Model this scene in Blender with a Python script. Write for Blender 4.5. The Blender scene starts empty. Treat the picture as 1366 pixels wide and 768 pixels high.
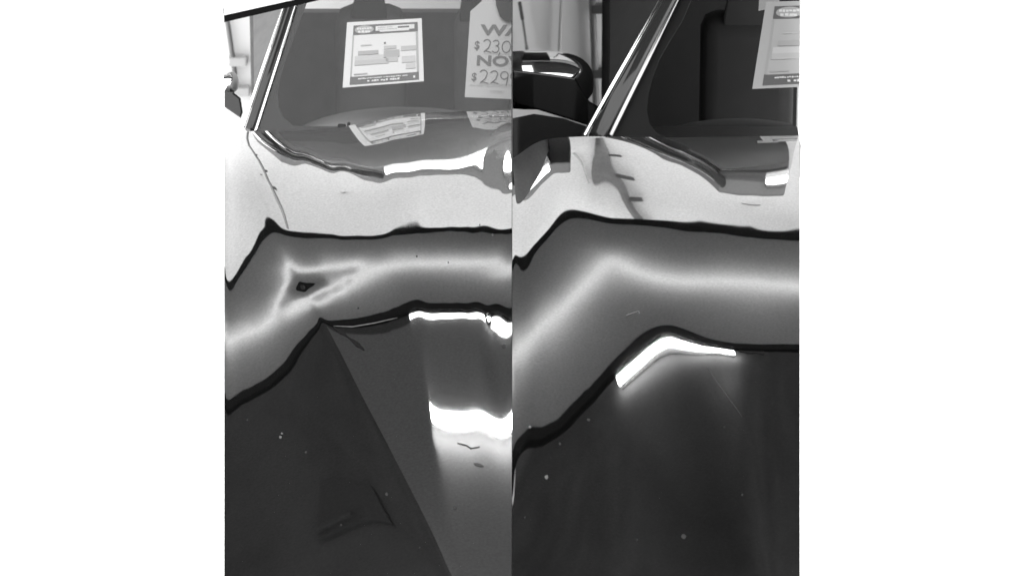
import bpy, bmesh, math, random
import numpy as np
from mathutils import Vector, Matrix

# ------------------------------------------------------------------ camera, world, exposure
S = bpy.context.scene
C = S.collection
TH = math.radians(20.0)
D = 8.0
MM = 0.0014                       # metres per photograph pixel at the subject
D0 = np.array([0.0, math.cos(TH), -math.sin(TH)])
UP = np.array([0.0, math.sin(TH), math.cos(TH)])
P0 = np.array([0.0, 0.0, 1.0]) - UP * (204 * MM)
CAM = P0 - D0 * D
cd = bpy.data.cameras.new('camera')
cam = bpy.data.objects.new('camera', cd)
C.objects.link(cam)
cam.location = CAM
cam.rotation_euler = (math.radians(90) - TH, 0, 0)
cd.sensor_width = 36.0
cd.lens = 36.0 * D / (1366 * MM)
cd.clip_start = 0.5
cd.dof.use_dof = True
cd.dof.focus_distance = 7.45
cd.dof.aperture_fstop = 11.0
cd.clip_end = 300.0
S.camera = cam
W = bpy.data.worlds.new('World')
S.world = W
W.use_nodes = True
W.node_tree.nodes['Background'].inputs[0].default_value = (1, 1, 1, 1)
W.node_tree.nodes['Background'].inputs[1].default_value = 2.9
S.view_settings.view_transform = 'Standard'
S.view_settings.look = 'None'
S.view_settings.gamma = 1.0
S.view_settings.exposure = 0.0
S.view_settings.use_curve_mapping = False
try:
    S.cycles.max_bounces = 10
    S.cycles.caustics_reflective = False
    S.cycles.use_denoising = True
except Exception:
    pass
rnd = random.Random(7)


def ray(px, py):
    d = D0 * D + np.array([1.0, 0, 0]) * (px - 683) * MM + UP * (384 - py) * MM
    return d / np.linalg.norm(d)


def at(px, py, y):
    """point of the sight line of a photograph point at world depth y"""
    d = ray(px, py)
    return Vector(CAM + d * ((y - CAM[1]) / d[1]))


GLASS_Y, GLASS_S = 0.10, 0.625      # windshield plane: z = 1 + GLASS_S * (y - GLASS_Y)


def on_glass(px, py, off=0.0):
    d = ray(px, py)
    n = np.array([0, -GLASS_S, 1.0])
    n /= np.linalg.norm(n)
    p = np.array([0, GLASS_Y, 1.0]) + n * off
    return Vector(CAM + d * (n @ (p - CAM) / (n @ d)))


# ------------------------------------------------------------------ materials
def mat(name, v, rough=0.5, metal=0.0, spec=0.5, noise=0.0, nscale=40.0, bump=0.0, bscale=200.0, coat=0.0, emit=None, es=1.0):
    m = bpy.data.materials.new(name)
    m.use_nodes = True
    nt = m.node_tree
    b = nt.nodes['Principled BSDF']
    b.inputs['Base Color'].default_value = (v, v, v, 1)
    b.inputs['Roughness'].default_value = rough
    b.inputs['Metallic'].default_value = metal
    b.inputs['Specular IOR Level'].default_value = spec
    b.inputs['Coat Weight'].default_value = coat
    if emit is not None:
        b.inputs['Emission Color'].default_value = (emit, emit, emit, 1)
        b.inputs['Emission Strength'].default_value = es
    if noise:
        tc = nt.nodes.new('ShaderNodeTexCoord')
        n = nt.nodes.new('ShaderNodeTexNoise')
        n.inputs['Scale'].default_value = nscale
        n.inputs['Detail'].default_value = 6
        r = nt.nodes.new('ShaderNodeMapRange')
        r.inputs[1].default_value = 0.25
        r.inputs[2].default_value = 0.75
        r.inputs[3].default_value = v * (1 - noise)
        r.inputs[4].default_value = v * (1 + noise)
        nt.links.new(tc.outputs['Object'], n.inputs['Vector'])
        nt.links.new(n.outputs['Fac'], r.inputs[0])
        nt.links.new(r.outputs[0], b.inputs['Base Color'])
    if bump:
        tc = nt.nodes.new('ShaderNodeTexCoord')
        n = nt.nodes.new('ShaderNodeTexNoise')
        n.inputs['Scale'].default_value = bscale
        bp = nt.nodes.new('ShaderNodeBump')
        bp.inputs['Strength'].default_value = bump
        bp.inputs['Distance'].default_value = 0.01
        nt.links.new(tc.outputs['Object'], n.inputs['Vector'])
        nt.links.new(n.outputs['Fac'], bp.inputs['Height'])
        nt.links.new(bp.outputs['Normal'], b.inputs['Normal'])
    return m


M = {}
M['paint'] = mat('dark clear-coated paint', 0.80, 0.015, 1.0, noise=0.18, nscale=240)
M['chrome'] = mat('bright chrome', 0.85, 0.06, 1.0)
M['black_plastic'] = mat('black plastic', 0.012, 0.45)
M['gloss_black'] = mat('gloss black trim', 0.01, 0.08)
M['rubber'] = mat('black rubber', 0.01, 0.7)
M['cabin_light'] = mat('grey cabin cloth', 0.135, 0.9, noise=0.15, nscale=30)  # same cloth as the dark one, lightened to paint in a brighter exposure
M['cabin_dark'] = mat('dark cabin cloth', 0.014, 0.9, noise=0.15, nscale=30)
M['wall'] = mat('white painted wall', 0.72, 0.6, noise=0.02, nscale=3, bump=0.05, bscale=60)
M['post'] = mat('grey steel post', 0.16, 0.5, noise=0.2, nscale=20)
M['post_pale'] = mat('pale grey steel pipe', 0.45, 0.5)
M['dark_steel'] = mat('dark steel', 0.06, 0.5)
M['board'] = mat('grey board cloth', 0.14, 0.9)
M['board_frame'] = mat('black board frame', 0.004, 1.0, 0.0, 0.05)
M['trim'] = mat('pale aluminium trim', 0.22, 0.4)
M['ceiling'] = mat('dark ceiling', 0.0255, 1.0, 0.0, 0.02, noise=0.25, nscale=4)
M['paper'] = mat('white paper', 0.88, 0.7)
M['pillar_paint'] = mat('dark pillar paint', 0.02, 0.12)
M['satin'] = mat('satin trim', 0.45, 0.3, 1.0)
M['roof'] = mat('satin grey roof', 0.1, 0.5)
M['dash'] = mat('grey dashboard', 0.2, 0.8)
M['mirror_cap'] = mat('polished mirror cap', 0.7, 0.05, 1.0)
M['lamp_pan'] = mat('grey lamp pan', 0.058, 1.0, 0.0, 0.05)
M['lamp_pan_dark'] = mat('dark lamp pan', 0.035, 0.8)
M['frit'] = mat('black glass border', 0.008, 0.6)
M['divider'] = mat('dark divider', 0.03, 0.5, noise=0.6, nscale=6)
M['tube_bright'] = mat('bright lit tube', 0.9, 0.5, emit=1.0, es=40.0)
M['hatch'] = mat('dark hatch', 0.0218, 1.0, 0.0, 0.02)
M['hatch_handle'] = mat('worn handle', 0.026, 1.0, 0.0, 0.02)
M['dust'] = mat('pale dust', 0.09, 1.0, 0.0, 0.05)
M['dust_dim'] = mat('grey dust', 0.028, 1.0, 0.0, 0.05)
M['scuff'] = mat('dark scuff', 0.008, 1.0, 0.0, 0.05)
M['scuff_soft'] = mat('faint scuff', 0.05, 1.0, 0.0, 0.05)
M['scratch'] = mat('pale scratch', 0.12, 0.8, 0.0, 0.1)
M['tube_strong'] = mat('strong lit tube', 0.9, 0.5, emit=1.0, es=52.0)
M['knob'] = mat('white knob', 0.95, 0.3)
M['reflector'] = mat('pale reflector', 0.062, 1.0, 0.0, 0.05)
M['panel_white'] = mat('white panel', 0.7, 0.6)
M['bar'] = mat('lit bar', 0.9, 0.5, emit=1.0, es=11.0)
M['tube'] = mat('lit tube', 0.9, 0.5, emit=1.0, es=5.0)


# ------------------------------------------------------------------ mesh helpers
def link(o, parent=None):
    C.objects.link(o)
    if parent is not None:
        o.parent = parent
    return o


def mesh(name, verts, faces, m, parent=None, smooth=False):
    me = bpy.data.meshes.new(name)
    me.from_pydata([tuple(v) for v in verts], [], faces)
    me.materials.append(m)
    me.validate()
    me.update()
    if smooth:
        me.shade_smooth()
    return link(bpy.data.objects.new(name, me), parent)


def tag(o, label, cat, group=None):
    o['label'] = label
    o['category'] = cat
    if group:
        o['group'] = group
    return o


def structure(o):
    o['kind'] = 'structure'
    return o


def empty(name, loc):
    o = bpy.data.objects.new(name, None)
    o.empty_display_size = 0.05
    C.objects.link(o)
    o.location = loc
    return o


def adopt(o, parent):
    """parent a mesh built in world coordinates under an Empty, keeping its place"""
    o.parent = parent
    o.matrix_parent_inverse = Matrix.Translation(parent.location).inverted()
    return o


def bm_obj(name, bm, m, parent=None, smooth=False):
    me = bpy.data.meshes.new(name)
    bm.to_mesh(me)
    bm.free()
    me.materials.append(m)
    if smooth:
        me.shade_smooth()
    o = bpy.data.objects.new(name, me)
    C.objects.link(o)
    if parent is not None:
        adopt(o, parent)
    return o


def box(bm, lo, hi, bev=0.0):
    g = bmesh.ops.create_cube(bm, size=1.0)
    for v in g['verts']:
        v.co = Vector([lo[i] + (v.co[i] + 0.5) * (hi[i] - lo[i]) for i in range(3)])
    if bev:
        es = list({e for v in g['verts'] for e in v.link_edges})
        bmesh.ops.bevel(bm, geom=es, offset=bev, segments=2, affect='EDGES', profile=0.5)


def slab(bm, quad, thick):
    """a quad (4 points) given thickness along its normal, backwards"""
    q = [Vector(p) for p in quad]
    n = (q[1] - q[0]).cross(q[-1] - q[0]).normalized() * thick
    a = [bm.verts.new(p) for p in q]
    b = [bm.verts.new(p - n) for p in q]
    bm.faces.new(a)
    bm.faces.new(b[::-1])
    for i in range(len(q)):
        j = (i + 1) % len(q)
        bm.faces.new([a[j], a[i], b[i], b[j]])


def tube(bm, pts, r, seg=10, flat=1.0, cap=True):
    """round bar through points; r a number or a list; flat squashes it along z"""
    pts = [Vector(p) for p in pts]
    rs = r if isinstance(r, (list, tuple)) else [r] * len(pts)
    rings = []
    for i, p in enumerate(pts):
        t = (pts[min(i + 1, len(pts) - 1)] - pts[max(i - 1, 0)]).normalized()
        a = t.cross(Vector((0, 0, 1)) if abs(t.z) < 0.9 else Vector((0, 1, 0))).normalized()
        b = a.cross(t).normalized()
        rings.append([bm.verts.new(p + a * math.cos(k / seg * 2 * math.pi) * rs[i] + b * math.sin(k / seg * 2 * math.pi) * rs[i] * flat) for k in range(seg)])
    for i in range(len(rings) - 1):
        for k in range(seg):
            bm.faces.new([rings[i][k], rings[i][(k + 1) % seg], rings[i + 1][(k + 1) % seg], rings[i + 1][k]])
    if cap:
        bm.faces.new(rings[0][::-1])
        bm.faces.new(rings[-1])


# ------------------------------------------------------------------ where things stand (y, z)
ROOF = (0.62, 1.345)
BOARD_LO = (1.35, 1.80)
BOARD_HI = (1.05, 2.15)
BOARD_MID = ((BOARD_LO[0] + BOARD_HI[0]) / 2, (BOARD_LO[1] + BOARD_HI[1]) / 2)
WALL_Y = 2.0
CEIL_Z = 2.6


# ------------------------------------------------------------------ hood panels
# A panel is described by curves along which its slope is known: each curve carries the
# steepness class w of the sheet (what the polished sheet is turned towards:
# 25 roof edge, 45 lower and 60 middle and 72 upper edge of the light board, more = ceiling).
def resample(pts, step):
    out = []
    for (x0, y0, *w0), (x1, y1, *w1) in zip(pts[:-1], pts[1:]):
        n = max(1, int(math.hypot(x1 - x0, y1 - y0) / step))
        for k in range(n):
            f = k / n
            out.append((x0 + (x1 - x0) * f, y0 + (y1 - y0) * f) + ((w0[0] + (w1[0] - w0[0]) * f,) if w0 else ()))
    out.append(tuple(pts[-1]))
    return out


def thin_plate(px, py, w, gx, gy, lam):
    n = len(px)
    sc = 100.0
    px, py, gx, gy = px / sc, py / sc, gx / sc, gy / sc

    def phi(r2):
        return np.where(r2 > 1e-12, 0.5 * r2 * np.log(np.maximum(r2, 1e-12)), 0.0)
    A = np.zeros((n + 3, n + 3))
    A[:n, :n] = phi((px[:, None] - px[None]) ** 2 + (py[:, None] - py[None]) ** 2) + np.eye(n) * lam
    A[:n, n] = 1
    A[:n, n + 1] = px
    A[:n, n + 2] = py
    A[n:, :n] = A[:n, n:].T
    sol = np.linalg.solve(A, np.concatenate([w, np.zeros(3)]))
    out = sol[n] + sol[n + 1] * gx + sol[n + 2] * gy
    for i in range(n):
        out = out + sol[i] * phi((gx - px[i]) ** 2 + (gy - py[i]) ** 2)
    return out


def smooth1(a, k, axis):
    ker = np.exp(-0.5 * (np.arange(-3 * k, 3 * k + 1) / k) ** 2)
    ker /= ker.sum()
    pad = [(0, 0)] * a.ndim
    pad[axis] = (3 * k, 3 * k)
    p = np.pad(a, pad, mode='edge')
    return np.apply_along_axis(lambda v: np.convolve(v, ker, 'valid'), axis, p)


def hood_field(x0, x1, edge, curves, points, lam=1e-4, nx=257, ny=481, bottom=776):
    xs = np.linspace(x0, x1, nx)
    ex = np.interp(xs, [p[0] for p in edge], [p[1] for p in edge])
    ex = smooth1(ex, 4, 0)
    f = np.linspace(0, 1, ny) ** 1.0
    gx = np.repeat(xs[None], ny, 0)
    gy = ex[None] + (bottom - ex[None]) * f[:, None]
    pts = []
    for c in curves:
        pts += resample(c, 11)
    pts += points
    seen, keep = set(), []
    for p in pts:
        k = (round(p[0] / 2), round(p[1] / 2))
        if k not in seen:
            seen.add(k)
            keep.append(p)
    a = np.array(keep, float)
    wn = np.interp(a[:, 2], [10, 25, 45, 60, 72, 94], [10, 20, 25, 29.5, 34, 46])
    w = thin_plate(a[:, 0], a[:, 1], wn, gx, gy, lam)
    return gx, gy, w


ZONES = ((-50.0, 20.6, 0.8), (20.6, 24.6, 0.6), (25.7, 28.4, 0.7), (30.8, 33.3, 0.7), (35.5, 99.0, 0.9))     # slopes with little to show weigh less


def wanted(w, P):
    """elevation (radians) the polished sheet has to face at P for slope class w"""
    kw = (10.0, 20.0, 25.0, 29.5, 34.0)
    y, z = P[..., 1], P[..., 2]
    e = [np.full(y.shape, 10.0)] + [np.degrees(np.arctan2(q[1] - z, q[0] - y)) for q in (ROOF, BOARD_LO, BOARD_MID, BOARD_HI)]
    er = e[4] + (w - 34)
    for k in range(3, -1, -1):
        er = np.where(w < kw[k + 1], e[k] + (e[k + 1] - e[k]) * (w - kw[k]) / (kw[k + 1] - kw[k]), er)
    return np.radians(er)


def cellmean(a):
    return 0.25 * (a[:-1, :-1] + a[1:, :-1] + a[:-1, 1:] + a[1:, 1:])


def d_u(a):
    return 0.5 * (a[:-1, 1:] - a[:-1, :-1] + a[1:, 1:] - a[1:, :-1])


def d_v(a):
    return 0.5 * (a[1:, :-1] - a[:-1, :-1] + a[1:, 1:] - a[:-1, 1:])


def t_mean(g, out):
    q = 0.25 * g
    out[:-1, :-1] += q
    out[1:, :-1] += q
    out[:-1, 1:] += q
    out[1:, 1:] += q


def t_u(g, out):
    q = 0.5 * g
    out[:-1, 1:] += q
    out[:-1, :-1] -= q
    out[1:, 1:] += q
    out[1:, :-1] -= q


def t_v(g, out):
    q = 0.5 * g
    out[1:, :-1] += q
    out[:-1, :-1] -= q
    out[1:, 1:] += q
    out[:-1, 1:] -= q


def sight(gx, gy):
    d = D0[None, None] * D + np.stack([(gx - 683) * MM, np.zeros_like(gx), np.zeros_like(gx)], -1) + UP[None, None] * ((384 - gy) * MM)[..., None]
    return d / np.linalg.norm(d, axis=-1, keepdims=True)


def crease_l(y):
    return np.interp(y, [330, 437, 557, 610, 670, 730, 800], [345, 440, 553, 598, 640, 675, 712])


def crease_r(y):
    return np.interp(y, [440, 485, 545, 800], [925, 941, 983, 1120])


def calm(x):
    """the dented hood is straight from side to side towards its undamaged edge"""
    return 1.2 * np.clip((x - 590) / 30, 0, 1) * np.clip((684 - x) / 1.0, 0, 1)


def stiff(x, y):
    """the sheet bends freely only in the dent and along the creases that run down from the damage"""
    d = ((x - 425) / 85) ** 2 + ((y - 388) / 55) ** 2
    k = 1 - SOFT * np.exp(-d ** 2)
    low = np.clip((y - 425) / 25, 0, 1)
    wide = np.interp(y, [440, 560, 760], [7, 10, 40])
    for c in (crease_l, crease_r):
        k = k * (1 - np.interp(y, [560, 720], [0.99, 0.85]) * low * np.exp(-((x - c(y)) / wide) ** 2))
    return k


def relax(t, gx, gy, w, steps, cg, lx, ly, lean):
    """bend the sheet (distance t along each sight line) until every cell has its slope, as smooth as it can be"""
    d = sight(gx, gy)
    dc, du, dv = cellmean(d), d_u(d), d_v(d)
    dcn = dc / np.linalg.norm(dc, axis=-1, keepdims=True)
    wc = cellmean(w)
    wt = np.ones_like(wc)
    for lo, hi, k in ZONES:
        wt = np.where((wc > lo) & (wc < hi), k, wt)
    kk = max(1, round(4 * 1.5 / (gx[0, 1] - gx[0, 0])))
    wt = smooth1(smooth1(wt, kk, 0), kk, 1)
    sx = (gx[0, 1] - gx[0, 0]) / 1.5
    sy = 1.25 / ((gy[1] - gy[0]).mean())
    lx2, ly2 = lx / sx ** 3, ly * sy ** 3
    ramp = np.clip((gy[:, 1:] - 425) / 50, 0, 1)
    mu, tgt = LEAN_W * (LEAN_TOP + ramp + calm(gx[:, 1:])) / sx, -lean(0.5 * (gx[:, 1:] + gx[:, :-1]), gy[:, 1:]) * np.clip((gy[:, 1:] - 300) / 130, 0, 1) * (gx[0, 1] - gx[0, 0]) * MM / 0.4

    lmap = stiff(gx[:, 1:-1], gy[:, 1:-1])

    def elev(tc, tu, tv):
        Pu = du * tc[..., None] + dc * tu[..., None]
        Pv = dv * tc[..., None] + dc * tv[..., None]
        n = np.cross(Pu, Pv)
        n /= np.linalg.norm(n, axis=-1, keepdims=True)
        r = dcn - 2 * np.sum(dcn * n, -1, keepdims=True) * n
        return np.arctan2(r[..., 2], r[..., 1])
    for it in range(steps):
        tc, tu, tv = cellmean(t), d_u(t), d_v(t)
        P = CAM + dc * tc[..., None]
        e0 = elev(tc, tu, tv)
        R = (e0 - wanted(wc, P)) * wt
        h = 1e-6
        A = (elev(tc + h, tu, tv) - e0) / h * wt
        B = (elev(tc, tu + h, tv) - e0) / h * wt
        Cc = (elev(tc, tu, tv + h) - e0) / h * wt

        def normal(x):
            g = A * cellmean(x) + B * d_u(x) + Cc * d_v(x)
            out = np.zeros_like(x)
            t_mean(A * g, out)
            t_u(B * g, out)
            t_v(Cc * g, out)
            out += reg(x)
            out[0] = 0
            return out

        def reg(x):
            out = np.zeros_like(x)
            q = lx2 * lmap * (x[:, 2:] - 2 * x[:, 1:-1] + x[:, :-2])
            out[:, 2:] += q
            out[:, 1:-1] -= 2 * q
            out[:, :-2] += q
            q = mu * (x[:, 1:] - x[:, :-1])
            out[:, 1:] += q
            out[:, :-1] -= q
            q = ly2 * (x[2:] - 2 * x[1:-1] + x[:-2])
            out[2:] += q
            out[1:-1] -= 2 * q
            out[:-2] += q
            return out
        b = np.zeros_like(t)
        t_mean(A * R, b)
        t_u(B * R, b)
        t_v(Cc * R, b)
        b = -(b + reg(t))
        b[:, 1:] += mu * tgt
        b[:, :-1] -= mu * tgt
        b[0] = 0
        x = np.zeros_like(t)
        r = b.copy()
        p = r.copy()
        rs = np.sum(r * r)
        for _ in range(cg):
            q = normal(p)
            al = rs / np.sum(p * q)
            x += al * p
            r -= al * q
            r2 = np.sum(r * r)
            if r2 < rs * 1e-30:
                break
            p = r + (r2 / rs) * p
            rs = r2
        t = t + x
    return t


def regrid(a, ny, nx):
    m, n = a.shape
    f = np.linspace(0, m - 1, ny)
    i = np.clip(f.astype(int), 0, m - 2)
    a = a[i] + (a[i + 1] - a[i]) * (f - i)[:, None]
    f = np.linspace(0, n - 1, nx)
    i = np.clip(f.astype(int), 0, n - 2)
    return a[:, i] + (a[:, i + 1] - a[:, i]) * (f - i)[None]


LX, LY, LEAN_W, LEAN_TOP, SOFT = 22000.0, 0.1, 60.0, 0.12, 0.75


def hood_surface(gx, gy, w, lean=None, rise=0.0):
    ny, nx = gx.shape
    d = sight(gx, gy)
    n0 = np.array([0, -0.35, 1.0])
    t0 = (n0 @ (np.array([0, 0, 1.0 + rise]) - CAM)) / (d[0] @ n0)
    # a plain sheet sloping forward to begin with
    n1 = np.array([0, -0.06, 1.0])
    e0 = CAM + d[0] * t0[:, None]
    t = np.sum(n1 * (e0 - CAM), -1)[None] / (d @ n1)
    for f in (8, 4, 2, 1):
        my, mx = (ny - 1) // f + 1, (nx - 1) // f + 1
        X, Y, Wf = (regrid(a, my, mx) for a in (gx, gy, w if f == 1 else w))
        t = regrid(t, my, mx)
        t[0] = regrid(np.repeat(t0[None], 2, 0), 2, mx)[0]
        t = relax(t, X, Y, Wf, {8: 8, 4: 5, 2: 4, 1: 3}[f], {8: 300, 4: 300, 2: 250, 1: 150}[f], LX, LY, lean)
    return CAM + d * t[..., None]


def hood_mesh(name, P, m):
    ny, nx, _ = P.shape
    verts = P.reshape(-1, 3)
    idx = np.arange(ny * nx).reshape(ny, nx)
    a, b, c, dd = idx[:-1, :-1], idx[1:, :-1], idx[1:, 1:], idx[:-1, 1:]
    faces = np.stack([a, b, c, dd], -1).reshape(-1, 4)
    me = bpy.data.meshes.new(name)
    me.vertices.add(len(verts))
    me.vertices.foreach_set('co', verts.astype(np.float32).ravel())
    me.loops.add(faces.size)
    me.loops.foreach_set('vertex_index', faces.astype(np.int32).ravel())
    me.polygons.add(len(faces))
    me.polygons.foreach_set('loop_start', np.arange(0, faces.size, 4, dtype=np.int32))
    me.update(calc_edges=True)
    me.validate()
    me.materials.append(m)
    me.shade_smooth()
    o = bpy.data.objects.new(name, me)
    C.objects.link(o)
    return o


def lean_l(x, y):
    """sideways fall of the dented hood: it breaks along a slanting crease"""
    f = 1 / (1 + np.exp(-(x - crease_l(y)) / np.interp(y, [430, 560, 640, 760], [4, 6, 18, 34])))
    return 0.25 * (1 - f) + 0.13 * f


def lean_r(x, y):
    f = 1 / (1 + np.exp(-(x - crease_r(y)) / 5))
    return (1 - f) * np.interp(x, [683, 770, 830, 900], [-0.5, -0.24, -0.08, -0.06]) - 0.14 * f


def cw(w, pts):
    return [(x, y, w) for x, y in pts]


# left hood: crumpled
EDGE_L = [(299, 190), (310, 182), (320, 177), (335, 175), (400, 175), (450, 171), (490, 163), (520, 156), (560, 151), (620, 149), (683, 147)]
L2 = [(299, 373), (315, 364), (330, 345), (343, 320), (349, 309), (360, 309), (400, 310), (450, 314), (490, 316), (530, 313), (570, 307), (610, 300), (650, 292), (683, 286)]
L4 = [(299, 545), (330, 530), (360, 513), (385, 490), (400, 465), (415, 447), (430, 435), (445, 434), (480, 432), (520, 424), (560, 417), (620, 408), (683, 401)]
CURVES_L = [
    cw(45, L2), cw(72, L4), cw(40, [(x, y - 20) for x, y in L2[5:9]]), cw(40, [(299, 352), (315, 341), (330, 318), (340, 292), (349, 284)]),
    # along the rear edge
    [(299, 190, 10), (320, 177, 9), (335, 175, 8.5), (450, 172, 8.5)],
    [(460, 169, 8.5), (490, 163, 9), (520, 156, 9), (560, 151, 9), (620, 149, 10), (683, 147, 12)],
    # windshield reflection: pillar and roof line
    [(345, 190, 11.5), (380, 215, 19), (410, 236, 23), (440, 247, 25), (470, 250, 25), (500, 247, 25), (560, 239, 25), (600, 230, 25), (630, 218, 25), (655, 202, 25), (683, 186, 25)],
    # glare strip added along the top of the windshield
    cw(20.8, [(480, 229), (540, 223), (590, 214), (620, 203), (650, 187), (683, 172)]),
    # paper
    cw(11.5, [(468, 190), (520, 183), (545, 171), (575, 163)]),
    [(480, 219, 18), (520, 214, 17.6), (575, 204, 17.2)],
    # the middle of the board
    cw(60, [(299, 452), (325, 446), (340, 441), (347, 438), (358, 430), (366, 419), (369, 406), (376, 392), (383, 377), (383, 361), (412, 361), (440, 356.5), (462, 354), (483, 356.5), (500, 359), (530, 356.5), (580, 352), (630, 346), (683, 337)]),
    # lens of the dent
    cw(60, [(483, 364), (459, 374), (432, 386), (409, 396), (397, 403), (386, 412)]),
    cw(60, [(482, 369), (462, 383), (446, 394), (432, 402), (414, 407.5), (403, 408)]),
    cw(57.3, [(466, 376), (448, 385), (430, 394), (412, 401)]),
    cw(62.5, [(470, 363), (440, 368), (435, 372)]),
    # ring
    cw(71.4, [(398, 386), (402, 384), (408, 382), (413, 380)]),
    cw(69.3, [(392, 385), (395, 380), (403, 377), (415, 376), (430, 377), (420, 382), (408, 388), (398, 390)]),
    cw(61, [(378, 414), (372, 420)]),
    cw(63, [(384, 396), (378, 405)]),
]
POINTS_L = [
    (600, 190, 18), (607, 172, 16), (630, 168, 16.5), (655, 162, 16), (683, 159, 16),
    # below the board: ceiling
    (299, 600, 75), (299, 680, 78), (299, 776, 81.5), (360, 560, 75.2), (360, 650, 78.2), (360, 776, 82.5), (420, 500, 75), (420, 600, 78.3), (420, 700, 81.3), (420, 776, 83.7),
    (480, 465, 75), (480, 540, 77.8), (480, 640, 81), (480, 776, 85), (540, 460, 75), (540, 520, 76.9), (540, 570, 78.8), (540, 660, 82.3), (540, 776, 85.5),
    (620, 430, 74.5), (620, 500, 77.4), (620, 570, 80.2), (620, 610, 81.5), (620, 700, 84.2), (620, 776, 86.3), (683, 421, 74.6), (683, 450, 75.8), (683, 500, 77.8), (683, 570, 80.5), (683, 610, 81.8), (683, 700, 84.4), (683, 776, 86.5),
    (440, 278, 37), (480, 268, 37), (520, 265, 37.5), (560, 258, 37.5), (600, 250, 36), (520, 288, 38), (590, 276, 38), (650, 228, 31), (650, 255, 35), (683, 208, 30.5), (683, 235, 34), (683, 262, 37), (380, 262, 34), (330, 250, 31), (310, 290, 33),
    (320, 400, 51), (299, 410, 52), (350, 360, 51), (365, 340, 51), (440, 335, 53), (520, 335, 53), (600, 325, 53), (683, 312, 53),
    (299, 500, 66), (340, 490, 67), (370, 460, 66), (400, 430, 65), (440, 415, 66), (500, 395, 66), (560, 385, 66), (620, 377, 66), (683, 370, 66),
]
# right hood: almost straightened
EDGE_R = [(683, 213), (695, 204), (708, 194), (720, 188), (735, 184.5), (760, 183), (783, 182), (900, 183.5), (980, 182.5), (1067, 181)]
R2 = [(683, 345), (700, 334), (720, 317), (740, 298), (755, 285), (765, 281), (785, 284), (815, 290), (850, 291), (900, 294.5), (940, 299), (980, 305), (1020, 311), (1067, 315)]
R4 = [(683, 600), (720, 585), (750, 568), (790, 528), (830, 485), (858, 458), (878, 445), (895, 442), (915, 449), (940, 458), (975, 465), (1020, 467), (1067, 467)]
CURVES_R = [
    cw(45, R2), cw(72, R4), cw(40, [(x, y - 20) for x, y in R2[6:]]), cw(40, [(683, 323), (700, 312), (720, 293), (740, 273), (755, 262), (770, 260)]),
    [(683, 213, 13), (708, 194, 12), (740, 184, 12), (783, 182, 12), (900, 183.5, 12.5), (1067, 181, 12.5)],
    [(800, 187, 14), (840, 201, 18), (870, 218, 21), (910, 237, 24), (950, 256, 25), (985, 262, 25), (1067, 265, 25)],
    [(1003, 192, 16), (1067, 190, 16)], [(1020, 236, 21), (1067, 231, 21)],
    [(955, 475, 74.6), (985, 481, 74.8), (1067, 482, 74.8)],
    cw(60, [(683, 470), (720, 440), (750, 412), (780, 382), (800, 362), (814, 349), (826, 350), (850, 362), (880, 371), (920, 375), (1000, 379), (1067, 385)]),
]
POINTS_R = [
    (683, 270, 30),
    (683, 625, 73), (683, 660, 73.4), (683, 700, 75), (683, 776, 80), (740, 640, 76.5), (740, 776, 81), (840, 530, 75.9), (840, 640, 80), (840, 776, 84), (900, 490, 75.5), (900, 600, 79), (900, 776, 83.5),
    (980, 510, 76.2), (980, 600, 79.5), (980, 776, 84.5), (1067, 520, 76.5), (1067, 620, 80), (1067, 776, 85), (790, 575, 75.2),
    (790, 240, 32), (860, 255, 35), (930, 275, 36), (1000, 285, 35), (1067, 290, 35),
    (683, 405, 52), (730, 370, 52), (770, 330, 52.5), (815, 318, 52), (900, 335, 52.5), (980, 343, 52.5), (1067, 350, 52.5),
    (683, 540, 66), (740, 500, 66), (790, 455, 66), (840, 405, 66), (890, 408, 66), (950, 420, 66), (1067, 425, 66),
]

# hoods = []
# ------------------------------------------------------------------ the place: bay floor, wall, ceiling
def x_at(px, y, z):
    """world x of photograph column px at height z and depth y"""
    return (px - 683) * MM * (np.array([0, y, z]) - CAM) @ D0 / D


XL, XR = 299.0, 1067.0
# floor of the bay, under the cars
f = [(x_at(XL + 2, -1.7, 0), -1.7, 0), (x_at(XR - 2, -1.7, 0), -1.7, 0), (x_at(XR - 2, 2.0, 0), 2.0, 0), (x_at(XL + 2, 2.0, 0), 2.0, 0)]
bm = bmesh.new()
slab(bm, f, 0.05)
structure(bm_obj('floor', bm, M['wall']))
# wall behind: a low part inside the bay and a wide upper part
bm = bmesh.new()
box(bm, (x_at(XL, WALL_Y, 0.5), WALL_Y, 0.002), (x_at(XR, WALL_Y, 0.5), WALL_Y + 0.1, 0.80))
structure(bm_obj('wall_lower', bm, M['wall']))
bm = bmesh.new()
box(bm, (-3.4, WALL_Y, 0.803), (3.4, WALL_Y + 0.1, CEIL_Z))
structure(bm_obj('wall_upper', bm, M['wall']))
for xa, xb, ya in ((-3.4, 0.0, 0.62), (0.002, 3.4, -0.7)):
    bm = bmesh.new()
    box(bm, (xa, ya, CEIL_Z + 0.002), (xb, WALL_Y + 0.1, CEIL_Z + 0.05))
    structure(bm_obj('ceiling', bm, M['ceiling']))


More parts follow.
